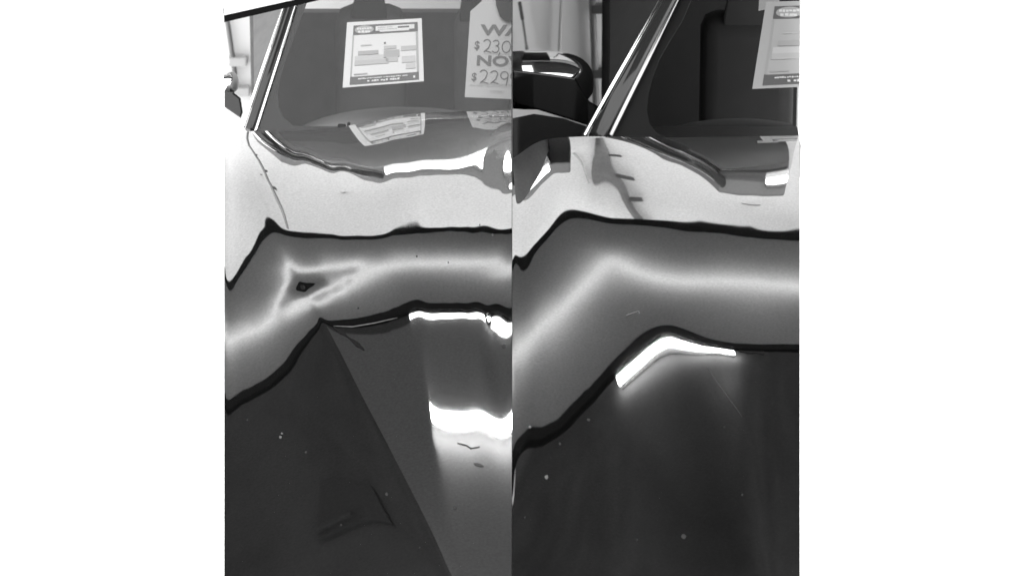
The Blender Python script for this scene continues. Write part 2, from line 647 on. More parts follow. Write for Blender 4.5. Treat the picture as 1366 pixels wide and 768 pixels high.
bm = bmesh.new()  # upright panel added to keep each hood from mirroring the other side
pr = [(-0.30, 0.002), (1.95, 0.002), (1.95, 1.62), (0.6, 1.24), (-0.30, 1.045)]
va = [bm.verts.new((-0.0012, y, z)) for y, z in pr]
vb = [bm.verts.new((0.0012, y, z)) for y, z in pr]
bm.faces.new(va)
bm.faces.new(vb[::-1])
for i in range(5):
    bm.faces.new([va[(i + 1) % 5], va[i], vb[i], vb[(i + 1) % 5]])
bmesh.ops.recalc_face_normals(bm, faces=bm.faces)
tag(bm_obj('divider', bm, M['divider']), 'thin dark upright divider panel standing between the two cars', 'divider')


# ------------------------------------------------------------------ cars
def clip_px(bm, lo, hi):
    """cut a flat mesh that is still laid out in photograph points"""
    for co, no in (((lo, 0, 0), (-1, 0, 0)), ((hi, 0, 0), (1, 0, 0))):
        bmesh.ops.bisect_plane(bm, geom=bm.verts[:] + bm.edges[:] + bm.faces[:], plane_co=co, plane_no=no, clear_outer=True)


def glass_poly(name, pts, m, parent, off, lo=XL, hi=XR, thick=0.0008):
    bm = bmesh.new()
    bm.faces.new([bm.verts.new((x, y, 0)) for x, y in pts])
    clip_px(bm, lo, hi)
    return glass_map(name, bm, m, parent, off, thick)


def glass_map(name, bm, m, parent, off, thick=0.0008):
    fs = bm.faces[:]
    if not fs:
        bm.free()
        return None
    for v in bm.verts:
        v.co = on_glass(v.co.x, v.co.y, off)
    bmesh.ops.recalc_face_normals(bm, faces=bm.faces)
    if bm.faces[:][0].normal.z < 0:
        bmesh.ops.reverse_faces(bm, faces=bm.faces)
    if thick:
        r = bmesh.ops.extrude_face_region(bm, geom=bm.faces[:])
        n = Vector((0, -GLASS_S, 1)).normalized()
        for v in [g for g in r['geom'] if isinstance(g, bmesh.types.BMVert)]:
            v.co += n * thick
        bmesh.ops.recalc_face_normals(bm, faces=bm.faces)
    return bm_obj(name, bm, m, parent)


def line_on_glass(a, b, y, off=0.0):
    """continue the line a-b (photograph points on the windshield) to depth y"""
    A, B = on_glass(*a, off), on_glass(*b, off)
    return A + (B - A) * ((y - A.y) / (B.y - A.y))


def glass(name, ior, tint, haze=0.0):
    gm = bpy.data.materials.new(name)
    gm.use_nodes = True
    nt = gm.node_tree
    nt.nodes.remove(nt.nodes['Principled BSDF'])
    tr = nt.nodes.new('ShaderNodeBsdfTransparent')
    tr.inputs[0].default_value = (tint, tint, tint, 1)
    gl = nt.nodes.new('ShaderNodeBsdfGlossy')
    gl.inputs['Roughness'].default_value = 0.01
    fr = nt.nodes.new('ShaderNodeFresnel')
    fr.inputs['IOR'].default_value = ior
    mx = nt.nodes.new('ShaderNodeMixShader')
    nt.links.new(fr.outputs[0], mx.inputs[0])
    nt.links.new(tr.outputs[0], mx.inputs[1])
    nt.links.new(gl.outputs[0], mx.inputs[2])
    out = mx.outputs[0]
    if haze:                                   # pale haze mixed into the glass, stronger at flat angles, greying its reflection
        lw = nt.nodes.new('ShaderNodeLayerWeight')
        lw.inputs['Blend'].default_value = 0.5
        pw = nt.nodes.new('ShaderNodeMath')
        pw.operation = 'POWER'
        pw.inputs[1].default_value = 3.0
        ml = nt.nodes.new('ShaderNodeMath')
        ml.operation = 'MULTIPLY'
        ml.inputs[1].default_value = haze
        df = nt.nodes.new('ShaderNodeBsdfDiffuse')
        df.inputs[0].default_value = (0.8, 0.8, 0.8, 1)
        m2 = nt.nodes.new('ShaderNodeMixShader')
        nt.links.new(lw.outputs['Facing'], pw.inputs[0])
        nt.links.new(pw.outputs[0], ml.inputs[0])
        nt.links.new(ml.outputs[0], m2.inputs[0])
        nt.links.new(out, m2.inputs[1])
        nt.links.new(df.outputs[0], m2.inputs[2])
        out = m2.outputs[0]
    nt.links.new(out, nt.nodes['Material Output'].inputs[0])
    return gm


M['glass'] = glass('windshield glass', 1.45, 0.92, 0.30)
M['glass_coated'] = glass('coated windshield glass', 1.18, 0.76, 0.02)  # same windshield with weaker reflection and darker tint, keeping it dark

CARS = []
for side in (0, 1):
    L = side == 0
    lo, hi = ((XL, 682.7), (683.3, XR))[side]
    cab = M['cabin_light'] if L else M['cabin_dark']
    edge, cv, pt = ((EDGE_L, CURVES_L, POINTS_L), (EDGE_R, CURVES_R, POINTS_R))[side]
    car = empty('car', (x_at((lo + hi) / 2, -0.5, 0), -0.5, 0))
    tag(car, ('car with a sharp crumpled dent across its hood, beside the price tag', 'car with a smooth single ridge in its hood and a large door mirror')[side], 'car', 'dark cars under repair')
    CARS.append(car)
    # hood
    gx, gy, w = hood_field(lo, hi, edge, cv, pt)
    P = hood_surface(gx, gy, w, (lean_l, lean_r)[side], (0.0, 0.045)[side])
    hood = adopt(hood_mesh('hood', P, M['paint']), car)
    hood['label'] = ('dark hood crumpled into a sharp dent', 'dark hood with one smooth ridge')[side]
    # dust and scuffs lying on the paint
    def on_hood(px, py, off=0.0006):
        j = min(max((px - gx[0, 0]) / (gx[0, 1] - gx[0, 0]), 0), gx.shape[1] - 1.001)
        i = min(max((py - np.interp(px, gx[0], gy[0])) / (776 - np.interp(px, gx[0], gy[0])) * (gx.shape[0] - 1), 0), gx.shape[0] - 1.001)
        a, b, fi, fj = int(i), int(j), i - int(i), j - int(j)
        p = (P[a, b] * (1 - fi) + P[a + 1, b] * fi) * (1 - fj) + (P[a, b + 1] * (1 - fi) + P[a + 1, b + 1] * fi) * fj
        return Vector(p) + Vector((0, 0, off))

    def scuff(name, pts, widths, m):
        bm = bmesh.new()
        prev = None
        Q = resample(pts, 3)
        for i, q in enumerate(Q):
            t = Vector((Q[min(i + 1, len(Q) - 1)][0] - Q[max(i - 1, 0)][0], Q[min(i + 1, len(Q) - 1)][1] - Q[max(i - 1, 0)][1])).normalized()
            wd = np.interp(i / max(1, len(Q) - 1), np.linspace(0, 1, len(widths)), widths) * rnd.uniform(0.7, 1.2) / 2
            cur = (bm.verts.new(on_hood(q[0] - t.y * wd, q[1] + t.x * wd)), bm.verts.new(on_hood(q[0] + t.y * wd, q[1] - t.x * wd)))
            if prev:
                bm.faces.new([prev[0], cur[0], cur[1], prev[1]])
            prev = cur
        o = bm_obj(name, bm, m)
        o.parent = hood
        return o

    def speck(px, py, r, m):
        bm = bmesh.new()
        n = 9
        c = bm.verts.new(on_hood(px, py, 0.0014))
        ring = [bm.verts.new(on_hood(px + r * rnd.uniform(0.7, 1.1) * math.cos(k / n * 2 * math.pi), py + r * rnd.uniform(0.7, 1.1) * math.sin(k / n * 2 * math.pi), 0.0004)) for k in range(n)]
        for k in range(n):
            bm.faces.new([c, ring[(k + 1) % n], ring[k]])
        bmesh.ops.recalc_face_normals(bm, faces=bm.faces)
        o = bm_obj('dust_speck', bm, m, None, True)
        o.parent = hood
    if L:
        for x, y, r, m in ((374, 583, 2.2, 'dust'), (376, 578, 1.6, 'dust'), (408, 603, 1.8, 'dust_dim'), (516, 659, 2.4, 'dust_dim'), (607, 677, 2.8, 'dust_dim'), (657, 314, 1.6, 'dust'), (598, 350, 1.1, 'dust'), (672, 462, 3.0, 'dust_dim'), (556, 342, 1.2, 'dust_dim'), (466, 402, 1.0, 'dust'), (478, 411, 1.3, 'dust_dim'), (640, 300, 1.0, 'dust_dim'), (330, 560, 1.2, 'dust_dim'), (455, 700, 1.3, 'dust_dim'), (560, 730, 1.2, 'dust_dim')):
            speck(x, y, r, M[m])
        scuff('scuff_mark', [(445, 437), (458, 445), (470, 454), (486, 467)], [2, 5, 1.5, 6, 1], M['scuff'])
        scuff('scuff_mark', [(610, 591), (622, 594), (628, 598), (640, 596)], [1, 2, 2, 1], M['scuff_soft'])
        scuff('scuff_mark', [(632, 618), (645, 622)], [1, 5, 1], M['scuff_soft'])
        scuff('scratch', [(445, 435), (470, 436), (500, 431), (530, 424)], [0.5, 1.2, 1.2, 0.5], M['scratch'])
    else:
        for x, y, r, m in ((729, 636, 3.2, 'dust'), (912, 715, 4.0, 'dust_dim'), (785, 560, 2.6, 'dust_dim'), (707, 569, 2.2, 'dust'), (747, 592, 2.0, 'dust_dim'), (850, 720, 1.2, 'dust_dim'), (990, 660, 1.4, 'dust_dim'), (700, 690, 1.2, 'dust_dim'), (966, 570, 1.2, 'dust_dim')):
            speck(x, y, r, M[m])
        scuff('scratch', [(835, 421), (843, 418), (852, 415), (853, 419)], [0.6, 1.3, 1.3, 0.6], M['scratch'])
        scuff('scuff_mark', [(985, 468), (998, 470), (1008, 470), (1019, 471)], [1, 4, 2, 5], M['scuff'])
        scuff('scratch', [(943, 490), (958, 512), (975, 535), (990, 556)], [0.5, 1.0, 0.8, 0.3], M['scuff_soft'])
    # body under the hood, standing on the floor
    bm = bmesh.new()
    q = [(x_at(lo + 6, -1.6, 0.4), -1.6), (x_at(hi - 6, -1.6, 0.4), -1.6), (x_at(hi - 6, 0.1, 0.4), 0.1), (x_at(lo + 6, 0.1, 0.4), 0.1)]
    slab(bm, [(x, y, 0.72) for x, y in q], 0.718)
    xc = x_at(lo + (46 if L else 132), 0.5, 0.8)
    slab(bm, [(xc, 0.103, 0.30), (x_at(hi - 6, 0.1, 0.4), 0.103, 0.30), (x_at(hi - 6, 1.5, 0.4), 1.5, 0.30), (xc, 1.5, 0.30)], 0.298)
    bm_obj('lower_body', bm, M['black_plastic'], car)
    # cowl
    bm = bmesh.new()
    box(bm, (x_at((335, 800)[side], 0.1, 1), 0.045, 0.90), (x_at(hi - 0.5, 0.1, 1), 0.16, 0.965))
    bm_obj('cowl', bm, M['black_plastic'], car)
    # pillar lines in photograph points
    if L:
        o1, o2 = (324, 170), (372, 28)
        i1, i2 = (341, 174), (392, 14)
    else:
        o1, o2 = (779, 181), (877, 8)
        i1, i2 = (814, 181), (886, 34)
    top_o, top_i = line_on_glass(o1, o2, 0.60, 0.012), line_on_glass(i1, i2, 0.60, 0.004)
    # glass
    gl_pts = [on_glass(i1[0], i1[1] + 8), on_glass(hi, 186), line_on_glass((hi, 180), (hi, 0), 0.598), line_on_glass(i1, i2, 0.598)]
    o = mesh('windshield', gl_pts, [(0, 1, 2, 3)], M['glass'] if L else M['glass_coated'])
    adopt(o, car)
    # black band round the glass
    if L:
        fr_pts = [(338, 182), (400, -30), (428, -30), (411, 0), (394, 46), (380, 84), (374, 104), (370, 124), (372, 143), (379, 158), (391, 168), (420, 171), (470, 171), (470, 190), (338, 190)]
    else:
        fr_pts = [(812, 190), (905, -8), (926, -8), (910, 29), (894, 55), (880, 79), (870, 105), (865, 126), (863, 147), (866, 164), (876, 178), (890, 184), (890, 190)]
    glass_poly('glass_border', fr_pts, M['frit'], car, -0.006)
    # pillar
    if L:
        base, r0, r1 = on_glass(333, 173, 0.004), 0.0085, 0.0085
        ptop = (top_o + top_i) / 2
    else:
        base, r0, r1 = on_glass(796, 184, 0.004), 0.0165, 0.0125
        ptop = line_on_glass((796, 184), (881, 22), 0.60, 0.004)
    bm = bmesh.new()
    tube(bm, [base, base.lerp(ptop, 0.33), base.lerp(ptop, 0.66), ptop], [r0, (2 * r0 + r1) / 3, (r0 + 2 * r1) / 3, r1], 16)
    bm_obj('pillar', bm, M['pillar_paint'] if 'pillar_paint' in M else M['gloss_black'], car, True)
    for (a, b, t, r, m, nm) in ((o1, o2, top_o, (0.0030, 0.0042)[side], 'chrome', 'pillar_trim'), (i1, i2, top_i, (0.0030, 0.0046)[side], ('chrome', 'satin')[side], 'glass_trim')):
        p0 = on_glass(*a, 0.012 if nm == 'pillar_trim' else 0.004)
        bm = bmesh.new()
        tube(bm, [p0, p0.lerp(t, 0.5), t], r, 10)
        bm_obj(nm, bm, M['satin'] if m == 'satin' and 'satin' in M else M['chrome'], car, True)
    # roof
    xo, xi = top_o.x - 0.01, line_on_glass((hi, 180), (hi, 0), 0.6).x
    bm = bmesh.new()
    xe = xi + 0.10 if L else xi
    slab(bm, [(xo, 0.602, 1.345), (xe, 0.602, 1.345), (xe, 1.62, 1.345), (xo - 0.24, 1.62, 1.345), (xo - 0.10, 0.85, 1.345)][:5], 0.045)
    bmesh.ops.recalc_face_normals(bm, faces=bm.faces)
    bmesh.ops.bevel(bm, geom=bm.edges[:], offset=0.006, segments=2, affect='EDGES', profile=0.5)
    bm_obj('roof', bm, M['roof'] if 'roof' in M else M['post'], car)
    bm = bmesh.new()
    slab(bm, [(xo + 0.012, 0.615, 1.2985), (xi - 0.004, 0.615, 1.2985), (xi - 0.004, 1.44, 1.2985), (xo - 0.19, 1.44, 1.2985), (xo - 0.085, 0.85, 1.2985)], 0.006)
    bmesh.ops.recalc_face_normals(bm, faces=bm.faces)
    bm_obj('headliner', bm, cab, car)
    # cabin shell: rear bulkhead below the rear window and the side
    zb = at(500, 17, 1.45).z
    xa = min(on_glass(*i1).x, at(i1[0], 120, 1.0).x)
    bm = bmesh.new()
    box(bm, (x_at(lo + 34 if L else lo + 120, 1.45, 0.8), 1.45, 0.29), (x_at(hi - 1, 1.45, 0.8), 1.48, zb if L else 1.29))
    if L:
        box(bm, (x_at(lo + 34, 1.45, 0.8), 1.45, zb + 0.09), (x_at(hi - 1, 1.45, 0.8), 1.48, 1.299))
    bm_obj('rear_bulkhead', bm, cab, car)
    bm = bmesh.new()
    pts = [on_glass(i1[0] + 3, i1[1], -0.02), line_on_glass((i1[0] + 3, i1[1]), (i2[0] + 3, i2[1]), 0.59, -0.02), Vector((x_at(i1[0] + 3, 1.44, 0.8), 1.44, 1.295)), Vector((x_at(i1[0] + 3, 1.44, 0.8), 1.44, 0.29)), Vector((x_at(i1[0] + 3, 0.14, 0.8), 0.14, 0.29))]
    k = len(pts)
    va = [bm.verts.new(p) for p in pts]
    vb = [bm.verts.new(p - Vector((0.006, 0, 0))) for p in pts]
    for i in range(1, k - 1):
        bm.faces.new([va[0], va[i], va[i + 1]])
        bm.faces.new([vb[0], vb[i + 1], vb[i]])
    for i in range(k):
        bm.faces.new([va[i], vb[i], vb[(i + 1) % k], va[(i + 1) % k]])
    bmesh.ops.recalc_face_normals(bm, faces=bm.faces)
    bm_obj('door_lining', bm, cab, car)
    # dashboard
    bm = bmesh.new()
    if L:
        cx0, cx1, rt = 392, 690, 137
    else:
        cx0, cx1, rt = 880, 1090, 152
    n, k = 24, 10
    rows = []
    for i in range(n + 1):
        u = i / n
        row = []
        for j in range(k + 1):
            a = j / k * math.pi
            px = cx0 + (cx1 - cx0) * u
            h = max(0.0, math.sin(math.pi * min(1, u * 1.0))) ** 0.45
            y = 0.44 - 0.20 * math.cos(a)
            zc = at(px, 178, y).z
            zt = at(px, rt, 0.58).z - at(px, 178, 0.58).z
            row.append(bm.verts.new((x_at(px, y, zc), y, zc - 0.01 + zt * h * math.sin(a) ** 0.6)))
        rows.append(row)
    for i in range(n):
        for j in range(k):
            bm.faces.new([rows[i][j], rows[i + 1][j], rows[i + 1][j + 1], rows[i][j + 1]])
    clipx = x_at(hi - 14, 0.45, 0.9)
    bmesh.ops.bisect_plane(bm, geom=bm.verts[:] + bm.edges[:] + bm.faces[:], plane_co=(clipx, 0, 0), plane_no=(1, 0, 0), clear_outer=True)
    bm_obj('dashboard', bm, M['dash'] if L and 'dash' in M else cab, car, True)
    # seats
    for (c0, c1, rtop, hr) in (((448, 540, 22, (468, 516, 470 + 10, 508, -25, 27)), (606, 682, 24, (613, 645, 618, 640, -20, 30))) if L else ((935, 1062, 30, (965, 1030, 975, 1020, -30, 36)),)):
        seat = bpy.data.objects.new('seat', None)
        C.objects.link(seat)
        seat.location = at((c0 + c1) / 2, 170, 0.95)
        adopt(seat, car)
        bm = bmesh.new()
        p, q = at(c0, 175, 0.95), at(c1, rtop, 0.95)
        box(bm, (p.x, 0.95, 0.31), (q.x, 1.08, q.z), 0.035)
        b_ = bm_obj('seat_back', bm, cab, None, True)
        b_.parent = seat
        b_.matrix_parent_inverse = Matrix.Translation(Vector(seat.location)).inverted()
        a0, a1, t0_, t1_, yt, yb = hr
        bm = bmesh.new()
        v = []
        for yy in (0.96, 1.04):
            v.append([bm.verts.new(at(px, py, yy)) for px, py in ((a0, yb), (a1, yb), (a1, yb - 12), (t1_, yt), (t0_, yt), (a0, yb - 12))])
        bm.faces.new(v[0])
        bm.faces.new(v[1][::-1])
        for i in range(6):
            bm.faces.new([v[0][(i + 1) % 6], v[0][i], v[1][i], v[1][(i + 1) % 6]])
        bmesh.ops.recalc_face_normals(bm, faces=bm.faces)
        bmesh.ops.bevel(bm, geom=bm.edges[:], offset=0.006, segments=3, affect='EDGES', profile=0.5)
        h_ = bm_obj('headrest', bm, M['cabin_dark'], None, True)
        h_.parent = seat
        h_.matrix_parent_inverse = (Matrix.Translation(Vector(seat.location))).inverted()
    # washer nozzle at the hood edge
    if L:
        bm = bmesh.new()
        a = at(450, 169, 0.04)
        box(bm, (a.x, 0.03, a.z - 0.012), (at(461, 169, 0.04).x, 0.055, a.z + 0.001), 0.002)
        a = at(463, 168, 0.04)
        box(bm, (a.x, 0.03, a.z - 0.012), (at(467, 168, 0.04).x, 0.055, a.z + 0.003), 0.002)
        bm_obj('washer_nozzle', bm, M['rubber'], car)
    # door mirror
    mir = bpy.data.objects.new('door_mirror', None)
    C.objects.link(mir)
    c = at(305, 112, 0.42) if L else at(716, 112, 0.42)
    mir.location = c
    adopt(mir, car)

    def part(nm, bm, m, smooth=True):
        o = bm_obj(nm, bm, m, None, smooth)
        o.parent = mir
        o.matrix_parent_inverse = Matrix.Translation(c).inverted()
        return o
    bm = bmesh.new()
    rx, rz, ry = ((0.020, 0.022, 0.03) if L else (0.112, 0.062, 0.07))
    bmesh.ops.create_uvsphere(bm, u_segments=40, v_segments=24, radius=1.0)
    for v in bm.verts:
        x, y, z = v.co
        e = 0.75
        v.co = Vector((math.copysign(abs(x) ** e, x) * rx, math.copysign(abs(y) ** e, y) * ry, math.copysign(abs(z) ** e, z) * rz * (1 if z > 0 else 0.72)))
    for v in bm.verts:
        v.co += c
    bmesh.ops.bisect_plane(bm, geom=bm.verts[:] + bm.edges[:] + bm.faces[:], plane_co=(x_at(lo, c.y, c.z), 0, 0), plane_no=(-1, 0, 0), clear_outer=True)
    part('mirror_cap', bm, M['chrome'] if L else M['mirror_cap'])
    # dark lower shell and foot reaching the pillar
    bm = bmesh.new()
    if L:
        ring = [(lo, 122), (311, 123), (321, 131), (324, 150), (321, 158), (lo, 143)]
    else:
        ring = [(lo, 93), (735, 99), (768, 104), (776, 120), (786, 135), (798, 142), (786, 168), (745, 155), (715, 146), (lo, 137)]
    vv = [[bm.verts.new(at(px, py, yy)) for px, py in ring] for yy in (0.33, 0.44)]
    k = len(ring)
    bm.faces.new(vv[0])
    bm.faces.new(vv[1][::-1])
    for i in range(k):
        bm.faces.new([vv[0][(i + 1) % k], vv[0][i], vv[1][i], vv[1][(i + 1) % k]])
    bmesh.ops.recalc_face_normals(bm, faces=bm.faces)
    bmesh.ops.bevel(bm, geom=[e for e in bm.edges if abs(e.verts[0].co.y - e.verts[1].co.y) < 0.01], offset=0.004, segments=3, affect='EDGES', profile=0.5)
    part('mirror_foot', bm, M['gloss_black'], False)
    if not L:
        # dark door below the mirror
        bm = bmesh.new()
        ring = [(lo, 158), (712, 152), (752, 158), (786, 170), (783, 184), (760, 186), (735, 187.5), (715, 193), (lo, 218)]
        vv = [[bm.verts.new(at(px, py, yy)) for px, py in ring] for yy in (0.20, 0.60)]
        k = len(ring)
        bm.faces.new(vv[0])
        bm.faces.new(vv[1][::-1])
        for i in range(k):
            bm.faces.new([vv[0][(i + 1) % k], vv[0][i], vv[1][i], vv[1][(i + 1) % k]])
        bmesh.ops.recalc_face_normals(bm, faces=bm.faces)
        bm_obj('front_door', bm, M['gloss_black'], car)

# ------------------------------------------------------------------ papers behind the windshield
INK = mat('grey print', 0.16, 0.8)
INK2 = mat('pale grey print', 0.50, 0.8)
INK3 = mat('pen stroke', 0.14, 0.8)
DARK = mat('dark print', 0.10, 0.8)


def letters(body, bold=0.0):
    cu = bpy.data.curves.new('lettering', 'FONT')
    cu.body = body
    cu.size = 1.0
    cu.offset = bold
    cu.resolution_u = 3
    ob = bpy.data.objects.new('lettering', cu)
    C.objects.link(ob)
    dg = bpy.context.evaluated_depsgraph_get()
    me = bpy.data.meshes.new_from_object(ob.evaluated_get(dg))
    bm = bmesh.new()
    bm.from_mesh(me)
    bpy.data.objects.remove(ob)
    bpy.data.meshes.remove(me)
    bpy.data.curves.remove(cu)
    return bm


class Sheet:
    """a flat sheet behind the windshield; u runs right, v runs down, both 0..1"""
    def __init__(self, name, corners, label, cat, lo, hi, paper, outline=None):
        self.c, self.lo, self.hi = corners, lo, hi
        m = self.px(0.5, 0.5)
        self.root = empty(name, on_glass(min(m[0], hi - 2), m[1], -0.012))
        tag(self.root, label, cat)
        self.poly('paper', outline or [(0, 0), (1, 0), (1, 1), (0, 1)], paper, 0)

    def px(self, u, v):
        (ax, ay), (bx, by), (cx, cy), (dx, dy) = self.c
        return (ax * (1 - u) * (1 - v) + bx * u * (1 - v) + cx * u * v + dx * (1 - u) * v,
                ay * (1 - u) * (1 - v) + by * u * (1 - v) + cy * u * v + dy * (1 - u) * v)

    def poly(self, name, uv, m, level):
        return glass_poly(name, [self.px(*p) for p in uv], m, self.root, -0.012 + level * 0.0011, self.lo, self.hi)

    def rect(self, name, u0, v0, u1, v1, m, level=1):
        return self.poly(name, [(u0, v0), (u1, v0), (u1, v1), (u0, v1)], m, level)

    def text(self, name, body, u, v, w, h, m, level=2, bold=0.0):
        bm = letters(body, bold)
        xs = [p.co.x for p in bm.verts]
        ys = [p.co.y for p in bm.verts]
        x0, x1, y0, y1 = min(xs), max(xs), min(ys), max(ys)
        for p in bm.verts:
            q = self.px(u + (p.co.x - x0) / (x1 - x0) * w, v + (1 - (p.co.y - y0) / (y1 - y0)) * h)
            p.co = Vector((q[0], q[1], 0))
        clip_px(bm, self.lo, self.hi)
        return glass_map(name, bm, m, self.root, -0.012 + level * 0.0011, 0.0)

    def blur_print(self, name, groups, u, v, w, h, m, level=2, seed=1):
        """a line of print too small to read: uneven little blocks in word groups"""
        r = random.Random(seed)
        bm = bmesh.new()
        n = sum(groups) + 0.7 * (len(groups) - 1)
        x = 0.0
        for g in groups:
            for _ in range(g):
                a, b = x + r.uniform(0.02, 0.12), x + r.uniform(0.80, 0.98)
                t, o = r.uniform(0.0, 0.22), r.uniform(0.78, 1.0)
                k = r.uniform(-0.15, 0.15)
                q = [(a + k, t), (b + k, t + r.uniform(-0.1, 0.15)), (b, o), (a, o + r.uniform(-0.12, 0.0))]
                bm.faces.new([bm.verts.new(Vector(self.px(u + p[0] / n * w, v + p[1] * h)).to_3d()) for p in q])
                x += 1.0
            x += 0.7
        clip_px(bm, self.lo, self.hi)
        return glass_map(name, bm, m, self.root, -0.012 + level * 0.0011, 0.0)

    def stroke(self, name, pts, width, m, level=2):
        """pen stroke through uv points"""
        bm = bmesh.new()
        P = [Vector(self.px(*p)).to_3d() for p in pts]
        prev = None
        for i, p in enumerate(P):
            t = (P[min(i + 1, len(P) - 1)] - P[max(i - 1, 0)]).normalized()
            n = Vector((-t.y, t.x, 0)) * width * 0.5
            cur = (bm.verts.new(p + n), bm.verts.new(p - n))
            if prev:
                bm.faces.new([prev[0], cur[0], cur[1], prev[1]])
            prev = cur
        clip_px(bm, self.lo, self.hi)
        return glass_map(name, bm, m, self.root, -0.012 + level * 0.0011, 0.0)


def flyer(sh):
    r = sh.rect
    r('header_band', 0.09, 0.055, 0.945, 0.20, INK)
    r('side_rule', 0.085, 0.20, 0.105, 0.84, INK2)
    r('side_rule', 0.915, 0.20, 0.945, 0.84, INK2)
    r('footer_band', 0.085, 0.845, 0.94, 0.965, INK)
    r('title_box', 0.385, 0.085, 0.90, 0.155, M['paper'], 2)
    r('title_box', 0.44, 0.155, 0.83, 0.175, M['paper'], 2)
    sh.blur_print('print_line', (7, 5), 0.41, 0.095, 0.20, 0.018, INK2, 3, 1)
    sh.blur_print('print_line', (6, 8), 0.41, 0.125, 0.26, 0.018, INK2, 3, 2)
    r('title_rule', 0.68, 0.105, 0.83, 0.125, INK, 3)
    # round badge with two lines of script
    el = [(0.235 + 0.125 * math.cos(a), 0.125 + 0.062 * math.sin(a)) for a in [k / 20 * 2 * math.pi for k in range(20)]]
    sh.poly('badge', el, INK2, 2)
    sh.blur_print('badge_print', (6,), 0.135, 0.088, 0.20, 0.034, M['paper'], 3, 3)
    sh.blur_print('badge_print', (4,), 0.155, 0.134, 0.165, 0.040, M['paper'], 3, 4)
    # faint picture blocks of the page
    for (a, b, c, d, m) in ((0.17, 0.455, 0.43, 0.515, INK2), (0.13, 0.53, 0.50, 0.60, M['pale']), (0.13, 0.60, 0.56, 0.67, M['pale2']), (0.50, 0.40, 0.66, 0.45, M['pale2']), (0.50, 0.47, 0.70, 0.58, INK2),
                            (0.53, 0.58, 0.68, 0.65, M['pale2']), (0.72, 0.42, 0.915, 0.49, M['pale2']), (0.73, 0.58, 0.90, 0.68, M['pale']), (0.20, 0.36, 0.34, 0.375, M['pale2']), (0.13, 0.80, 0.30, 0.815, INK2), (0.50, 0.34, 0.525, 0.362, DARK), (0.78, 0.70, 0.90, 0.78, M['pale'])):
        r('print_block', a, b, c, d, m, 2)
    sh.blur_print('print_line', (14, 10, 3), 0.18, 0.868, 0.62, 0.022, M['paper'], 3, 5)
    sh.blur_print('print_line', (1, 3, 3, 4), 0.30, 0.905, 0.40, 0.036, M['paper'], 3, 6)
    r('footer_mark', 0.87, 0.895, 0.895, 0.93, M['paper'], 2)


M['pale'] = mat('very pale print', 0.68, 0.8)
M['pale2'] = mat('faint print', 0.60, 0.8)
M['tag_paper'] = mat('grey white card', 0.55, 0.7)
M['tape'] = mat('cloudy tape', 0.45, 0.4)
flyer(Sheet('flyer', ((463, 30.5), (562.5, 25), (565.5, 109), (457, 117.5)), 'white printed flyer with grey header and footer stuck inside the windshield above the dented hood', 'flyer', 299, 682.6, M['paper']))
sr = Sheet('flyer', ((1022, 3), (1160, 0), (1156, 112), (1003.5, 119)), 'white printed flyer hanging from tape inside the windshield, beyond the hood with the smooth ridge', 'flyer', 683.4, 1066.8, M['tag_paper'])  # duller paper colour paints in the dimmer light on this flyer
flyer(sr)
sr.poly('tape', [(-0.075, -0.06), (0.13, -0.07), (0.12, 0.06), (-0.06, 0.10)], M['tape'], -1)

tg = Sheet('price_tag', ((631, 0), (741, 0), (736, 135), (620, 130)), 'pale price tag reading WAS and NOW hanging in the windshield', 'price tag', 299, 682.6, M['tag_paper'],
           [(-0.02, 0.12), (0.13, 0.0), (0.62, -0.25), (1, 0), (1, 1), (0, 1)])
tg.text('lettering', 'WAS', 0.115, 0.25, 0.63, 0.115, INK, 2, 0.035)
tg.text('lettering', 'NOW', 0.105, 0.565, 0.64, 0.108, INK, 2, 0.035)
tg.text('lettering', '$', 0.065, 0.42, 0.058, 0.10, INK, 2, 0.02)
tg.text('lettering', '$', 0.06, 0.745, 0.058, 0.095, INK, 2, 0.02)
tg.text('lettering', 'ALL REBATES OR DISCOUNTS', 0.045, 0.855, 0.52, 0.026, INK2, 2)
tg.text('lettering', 'EXPIRED', 0.29, 0.915, 0.15, 0.028, INK2, 2)


def arc(cx, cy, rx, ry, a0, a1, n=10):
    return [(cx + rx * math.cos(math.radians(a0 + (a1 - a0) * k / n)), cy + ry * math.sin(math.radians(a0 + (a1 - a0) * k / n))) for k in range(n + 1)]


def two(u, v, s):
    return arc(u + 0.035 * s, v + 0.03 * s, 0.035 * s, 0.03 * s, 200, 360) + [(u + 0.055 * s, v + 0.07 * s), (u + 0.01 * s, v + 0.105 * s), (u + 0.03 * s, v + 0.095 * s), (u + 0.085 * s, v + 0.108 * s)]


def three(u, v, s):
    return arc(u + 0.03 * s, v + 0.025 * s, 0.03 * s, 0.025 * s, 200, 430) + arc(u + 0.028 * s, v + 0.078 * s, 0.036 * s, 0.03 * s, 270, 510)


def nine(u, v, s):
    return arc(u + 0.035 * s, v + 0.03 * s, 0.035 * s, 0.03 * s, 0, -360, 14) + [(u + 0.066 * s, v + 0.06 * s), (u + 0.055 * s, v + 0.115 * s)]


